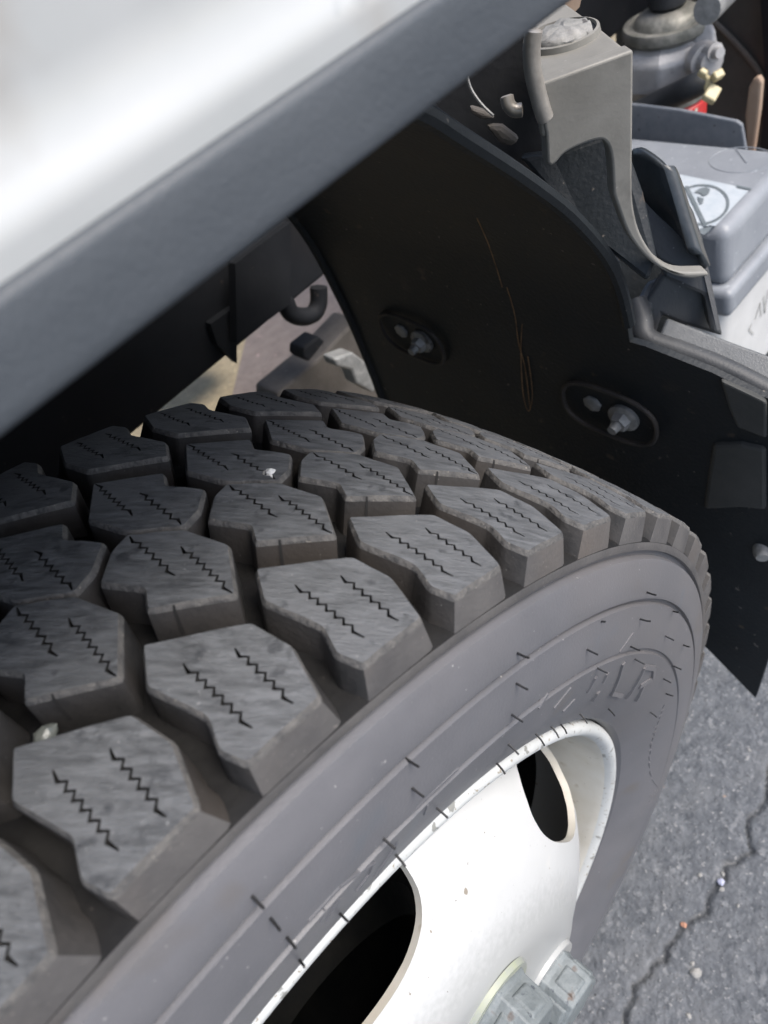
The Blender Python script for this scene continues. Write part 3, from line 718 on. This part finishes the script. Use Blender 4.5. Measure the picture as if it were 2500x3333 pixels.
# dark plates under and left of the bracket
p = [at(x, y, .50) for x, y in [(1120, 340), (1195, 330), (1340, 280), (1390, 420), (1420, 560), (1400, 612), (1260, 500)]]
bevel(mesh('bracket_backing', *prism(p, Vector((.012, .008, -.004))), M['black'], brk, smooth=False), .003)
p = [at(x, y, .53) for x, y in [(930, 210), (1000, 120), (1150, 20), (1200, 60), (1200, 370), (1150, 400), (1010, 300)]]
mesh('bracket_web', *prism(p, Vector((.01, .008, -.002))), M['dark'], brk, smooth=False)
p = smoothpts([at(x, y, .455) for x, y in [(1094, 205), (1099, 226), (1112, 238), (1130, 237)]], 5)
mesh('clip', *tube(p, [.0022]+[.0038]*(len(p)-2)+[.002], 10), M['rib'], brk)
p = smoothpts([at(x, y, .48) for x, y in [(1008, 160), (1018, 193), (1040, 225), (1066, 250)]], 5)
mesh('wire', *tube(p, .0009, 6), M['clamp'], brk)
p = [at(x, y, .505) for x, y in [(1046, 268), (1085, 270), (1124, 300), (1105, 318), (1078, 308)]]
bevel(mesh('weld_tab', *prism(p, Vector((.008, .006, -.003))), M['axle'], brk, smooth=False), .003)
p = [at(x, y, .505) for x, y in [(1013, 228), (1046, 238), (1070, 256), (1040, 258), (1018, 245)]]
bevel(mesh('weld_tab', *prism(p, Vector((.008, .006, -.003))), M['axle'], brk, smooth=False), .003)

# ---- glossy black duct behind the bracket leg
rows_ = [[(1366, 305), (1372, 405), (1440, 468), (1482, 500)], [(1405, 325), (1420, 390), (1455, 450), (1490, 515)], [(1440, 352), (1460, 410), (1478, 470), (1500, 545)], [(1450, 374), (1469, 440), (1486, 500), (1514, 575)], [(1457, 386), (1479, 455), (1496, 510), (1528, 590)]]
dep = [.575, .56, .553, .556, .575]
vs = [at(x, y, dp) for r_, dp in zip(rows_, dep) for x, y in r_]; n = 4
fs = [(i*n+j, i*n+j+1, (i+1)*n+j+1, (i+1)*n+j) for i in range(4) for j in range(3)]
duct = mesh('side_duct', vs, fs, M['gloss'], truck); s = duct.modifiers.new('sub', 'SUBSURF'); s.levels = s.render_levels = 2; s = duct.modifiers.new('thick', 'SOLIDIFY'); s.thickness = .004
p = [at(x, y, .59) for x, y in [(1470, 470), (1498, 455), (1520, 520), (1562, 728), (1535, 720), (1520, 640), (1430, 600), (1440, 540)]]
bevel(mesh('duct_web', *prism(p, Vector((.012, .01, 0))), M['blackwing'], duct, smooth=False), .003)
p = [at(x, y, .572) for x, y in [(1372, 405), (1440, 455), (1500, 520), (1534, 590), (1480, 590), (1420, 560), (1385, 500)]]
foot = mesh('bracket_foot', *prism(p, Vector((.010, .008, -.006))), M['blackwing'], brk, smooth=False); bevel(foot, .002)

# ---- frame plates, beam and tube at the back
xp = .962
p = [on(x, y, 0, xp) for x, y in [(1330, 222), (1372, 226), (1470, 238), (1590, 262), (1602, 270), (1612, 330), (1612, 380), (1330, 380)]]
bevel(mesh('tray_plate', *prism(p, (.006, 0, 0)), M['steel'], truck, smooth=False), .002)
p = [on(x, y, 0, 1.00) for x, y in [(1612, 320), (1608, 250), (1616, 190), (1626, 172), (1637, 165), (1645, 178), (1640, 240), (1626, 340)]]
bevel(mesh('tray_end', *prism(p, (.01, 0, 0)), M['tan'], truck, smooth=False), .003)
p = [on(x, y, 0, 1.30) for x, y in [(1330, -40), (1760, -40), (1760, 400), (1330, 400)]]
mesh('crossmember', *prism(p, (.02, 0, 0)), M['olive'], truck, smooth=False)
ed = smoothpts([on(x, y, 0, 1.296) for x, y in [(1540, 44), (1600, 104), (1642, 160), (1648, 200), (1636, 262)]], 5)
mesh('crossmember_edge', *tube(ed, .004, 8), M['axle'], truck)
p = [on(x, y, 0, 1.27) for x, y in [(1640, -40), (1760, -40), (1760, 330), (1640, 330), (1655, 200)]]
mesh('box_support', *prism(p, (.02, 0, 0)), M['dark'], truck, smooth=False)
mesh('box_beam', *boxv((1.36, -.05, .12), (1.44, 1.6, .95)), M['dark'], truck, smooth=False)
a_, b_ = at(1527, 22, 1.05), at(1585, -36, 1.14)
mesh('brake_pipe', *tube([a_, a_+(b_-a_)*.03, b_, b_+(b_-a_)*3], [.0148, .0155, .0155, .0155], 24), M['clamp'], truck)
p = [at(x, y, .62) for x, y in [(1205, -30), (1262, -30), (1252, 15), (1238, 30), (1222, 12)]]
mesh('cab_hook', *prism(p, Vector((.01, .01, 0))), M['tan'], truck, smooth=False)

# ---- fuel filter
T = 1.19; SC = T/1.02
fc = at(1441, 50, T)
def fz(L): return [(a*SC, b*SC) for a, b in L]
filt = mesh('fuel_filter', *lathe(fz([(-.30, .047), (-.082, .047), (-.078, .043)]), 40, 'Z', fc), M['red'], truck)
tag(filt, 'cast aluminium fuel filter head with black hose and red canister behind the battery')
for (a0, a1) in ((250, 284), (292, 297)):
    vs = []
    for i in range(9):
        a = R_(a0-40+(a1-a0)*i/8); rr = .0474*SC
        vs += [fc+Vector((rr*math.cos(a), rr*math.sin(a), -.29*SC)), fc+Vector((rr*math.cos(a), rr*math.sin(a), -.083*SC))]
    mesh('filter_label', vs, [(2*i, 2*i+1, 2*i+3, 2*i+2) for i in range(8)], M['cream'], filt)
mesh('filter_collar', *lathe(fz([(-.081, .042), (-.078, .044), (-.076, .048), (-.071, .048), (-.069, .042)]), 40, 'Z', fc), M['alud'], filt)
vs, fs = lathe(fz([(-.072, .038), (-.067, .047), (-.052, .056), (-.024, .056), (-.016, .049), (-.010, .040)]), 9, 'Z', fc)
bevel(mesh('filter_housing', vs, fs, M['alu'], filt, smooth=False), .004, 3)
mesh('filter_cap', *lathe(fz([(-.016, .036), (-.010, .043), (-.006, .0475), (.001, .048), (.004, .0465), (.005, .042), (.003, .040), (.003, .036), (.009, .034), (.013, .028), (.016, .020), (.016, .0005)]), 48, 'Z', fc), M['alud'], filt)
mesh('primer_knob', *lathe(fz([(.014, .014), (.020, .020), (.034, .021), (.044, .017), (.048, .008), (.048, .0005)]), 14, 'Z', fc), M['hose'], filt)
p = [at(x, y, T-.03) for x, y in [(1498, 62), (1522, 46), (1540, 50), (1548, 70), (1548, 120), (1528, 134), (1490, 112)]]
bevel(mesh('filter_ear', *prism(p, Vector((.04, .03, -.005))), M['alu'], filt, smooth=False), .006, 3)
q = at(1516, 128, T-.04); mesh('filter_port', *tube([q, q.lerp(at(1536, 136, T-.07), .6), q.lerp(at(1536, 136, T-.07), .61), at(1536, 136, T-.07)], [.021, .020, .014, .012], 20), M['alu'], filt)
q = at(1534, 112, T-.06); mesh('bleed_screw', *tube([q, at(1546, 113, T-.07), at(1547, 113, T-.07), at(1556, 114, T-.08)], [.011, .011, .007, .006], 10), M['alu'], filt)
hs = smoothpts([at(x, y, t*SC) for x, y, t in [(1330, 268, 1.0), (1385, 240, .985), (1440, 214, .97), (1498, 186, .95), (1520, 174, .955)]], 6)
mesh('fuel_hose', *tube(hs, .0150, 20), M['hose'], filt)
for (x, y, l, wd_, an) in ((1518, 158, .010, .007, .6), (1550, 163, .013, .010, -.5), (1537, 203, .016, .019, .5)):
    c = at(x, y, 1.08); vs, fs = boxv((-l/2, -.005, -wd_/2), (l/2, .005, wd_/2)); rm = Matrix(RC).transposed() @ Matrix.Rotation(an, 3, 'Z') @ Matrix.Rotation(R_(90), 3, 'X')
    bevel(mesh('hose_clip', [c+rm @ Vector(v) for v in vs], fs, M['brass'], filt, smooth=False), .002)
mesh('clip_wire', *tube(smoothpts([at(x, y, 1.085) for x, y in [(1520, 160), (1530, 174), (1526, 190), (1532, 198)]], 4), .003, 8), M['brass'], filt)
mesh('clip_wire', *tube([at(1529, 174, 1.085), at(1546, 166, 1.085)], .0028, 8), M['brass'], filt)

# ------------------------------------------------------------------ battery (stands in its tray, a thing of its own)
bx0, bx1, by0, by1, bz0, bz1, bz2 = .752, .950, .054, .372, -.17, .032, .114
bat = bpy.data.objects.new('battery', None); col.objects.link(bat); bat.location = (bx0, by0, bz0)
tag(bat, 'white battery with grey plastic cover and no-flames sticker behind the mudguard', 'battery')
o = mesh('case', *boxv((bx0+.006, by0+.006, bz0), (bx1-.006, by1-.006, bz1+.004)), M['batw'], bat, smooth=True); bevel(o, .022, 6)
def frus(z0, z1, i0, i1):
    a = [(bx0+i0, by0+i0, z0), (bx1-i0, by0+i0, z0), (bx1-i0, by1-i0, z0), (bx0+i0, by1-i0, z0), (bx0+i1, by0+i1, z1), (bx1-i1, by0+i1, z1), (bx1-i1, by1-i1, z1), (bx0+i1, by1-i1, z1)]
    return a, [(0,3,2,1),(4,5,6,7),(0,1,5,4),(1,2,6,5),(2,3,7,6),(3,0,4,7)]
o = mesh('cover', *frus(bz1+.018, bz2, .006, .016), M['bat'], bat, smooth=True); bevel(o, .013, 5)
cover = o
o = mesh('cover_skirt', *frus(bz1-.012, bz1+.020, -.004, -.002), M['bat'], bat, smooth=True); bevel(o, .008, 4)
zs_ = bz2+.0008
def flat(name, pts, z, m_):
    return mesh(name, [(p.x, p.y, z) for p in pts], [tuple(range(len(pts)))], m_, cover, smooth=False)
def bt(L, z=None): return [on(x, y, 2, z or bz2) for x, y in L]
flat('warning_sticker', bt([(1440, 372), (1590, 403), (1592, 408), (1617, 413), (1545, 490), (1535, 488), (1520, 492), (1500, 510), (1440, 480)]), zs_, M['stick'])
flat('sticker_dark_corner', bt([(1590, 402), (1622, 409), (1623, 413), (1591, 407)]), zs_+.0006, M['ink'])  # narrow dark strip at the sticker's outer corner
flat('sticker_tear', bt([(1498, 499), (1540, 491), (1530, 503), (1520, 510)]), zs_+.0006, M['ink'])
c = bt([(1512, 443)])[0]; rx, ry = .047, .047
ax1 = (bt([(1575, 447)])[0]-c); ax2 = (bt([(1522, 400)])[0]-c)
vs, fs = [], []
for i in range(64):
    a = 2*math.pi*i/64
    for rr in (1.0, .90): p = c+ax1*rr*math.cos(a)+ax2*rr*math.sin(a); vs.append((p.x, p.y, zs_+.0006))
fs = [(2*i, 2*i+1, (2*i+3) % 128, (2*i+2) % 128) for i in range(64)]
mesh('prohibition_ring', vs, fs, M['ink'], cover, smooth=False)
flat('prohibition_bar', bt([(1478, 406), (1486, 404), (1528, 490), (1520, 493)]), zs_+.0011, M['ink'])
flat('flame_print', bt([(1500, 418), (1512, 410), (1525, 407), (1534, 412), (1530, 422), (1518, 427), (1514, 421)]), zs_+.0011, M['ink'])
flat('flame_print', bt([(1506, 428), (1520, 432), (1518, 442), (1512, 444)]), zs_+.0011, M['ink'])
# raised ring on the cover's far end
c = bt([(1600, 345)])[0]; pts = [c+Vector((.028*math.cos(a), .034*math.sin(a), 0)) for a in [2*math.pi*i/40 for i in range(41)]]
mesh('raised_ring', *tube(pts, .0007, 6, caps=False), M['bat'], cover)
mesh('raised_ring', *tube(bt([(1590, 322), (1612, 352)]), .0011, 6), M['bat'], cover)
# print on the white case (outer long side)
yb = by0+.0055
for st in [[(1632, 690), (1642, 655)], [(1645, 683), (1642, 655)], [(1650, 640), (1652, 676)], [(1660, 625), (1652, 676)], [(1625, 700), (1618, 712), (1628, 722)]]:
    pp = [on(x, y, 1, yb) for x, y in st]
    for a, b in zip(pp[:-1], pp[1:]):
        d = (b-a).normalized(); nn = Vector((-d.z, 0, d.x))*.0016
        mesh('case_print', [a-nn, b-nn, b+nn, a+nn], [(0, 1, 2, 3)], M['textink'], bat, smooth=False)
mesh('battery_tray', *boxv((bx0-.02, by0-.01, bz0-.012), (xp-.001, by1+.06, bz0-.001)), M['dark'], truck, smooth=False)

# ------------------------------------------------------------------ small loose things
def stone(name, loc, r, m_, label, cat='pebble', group=None, sc=(1, .8, .6), seed=0):
    bm = bmesh.new(); bmesh.ops.create_icosphere(bm, subdivisions=2, radius=r)
    for v in bm.verts:
        v.co *= 1+.35*noise.noise(v.co.normalized()*1.4+Vector((seed*7.3, 0, 0))); v.co = Vector((v.co.x*sc[0], v.co.y*sc[1], v.co.z*sc[2]))
    me = bpy.data.meshes.new(name); bm.to_mesh(me); bm.free(); me.materials.append(m_)
    o = link(name, me); o.location = loc; o.rotation_euler = (0, 0, seed*1.7); return tag(o, label, cat, group)
M['chip'] = mat('white_chip', (.62, .62, .60), (.72, .72, .70), .5, scale=200)
M['glass'] = mat('translucent_pebble', (.11, .12, .11), (.17, .18, .165), .25, scale=200)
M['orange'] = mat('orange_pebble', (.36, .17, .10), (.42, .23, .15), .7, scale=200)
M['peb'] = mat('pale_pebble', (.22, .215, .20), (.30, .29, .27), .7, scale=150)
M['blu'] = mat('bluish_pebble', (.34, .35, .45), (.42, .43, .52), .6, scale=150)
def on_tread(x, y, dr=0):
    d = ray(x, y); r = .403+dr; a = d[0]**2+d[2]**2; b = d[0]*CAM[0]+d[2]*CAM[2]; c = CAM[0]**2+CAM[2]**2-r*r
    t = (-b-math.sqrt(b*b-a*c))/a; return Vector(CAM+d*t)
stone('pebble', on_tread(580, 1027, -.001), .0042, M['chip'], 'flat white stone chip lying on the tread between two blocks', sc=(1.1, .8, .4), seed=6)
stone('pebble', on_tread(97, 1588, -.010), .0042, M['glass'], 'glassy grey pebble stuck in a tread groove', seed=2)
def gpt(x, y): p = on(x, y, 2, GZ); return p
stone('pebble', gpt(1477, 1998)+Vector((0, 0, .001)), .0036, M['orange'], 'tiny orange pebble at the asphalt crack', seed=3)
stone('pebble', gpt(1557, 1905)+Vector((0, 0, .001)), .0045, M['blu'], 'tiny bluish white pebble lying in the asphalt crack', seed=4)
stone('pebble', gpt(1503, 2102)+Vector((0, 0, .001)), .0062, M['peb'], 'pale round pebble on the asphalt beside the crack', seed=5)
rp_ = random.Random(11)
for i in range(7):
    x, y = rp_.uniform(1480, 1655), rp_.uniform(1560, 2205)
    stone('pebble', gpt(x, y)+Vector((0, 0, .0006)), rp_.uniform(.0018, .0032), M['peb'], 'small pale pebble bedded in the asphalt', group='pale pebbles in the asphalt', seed=20+i)
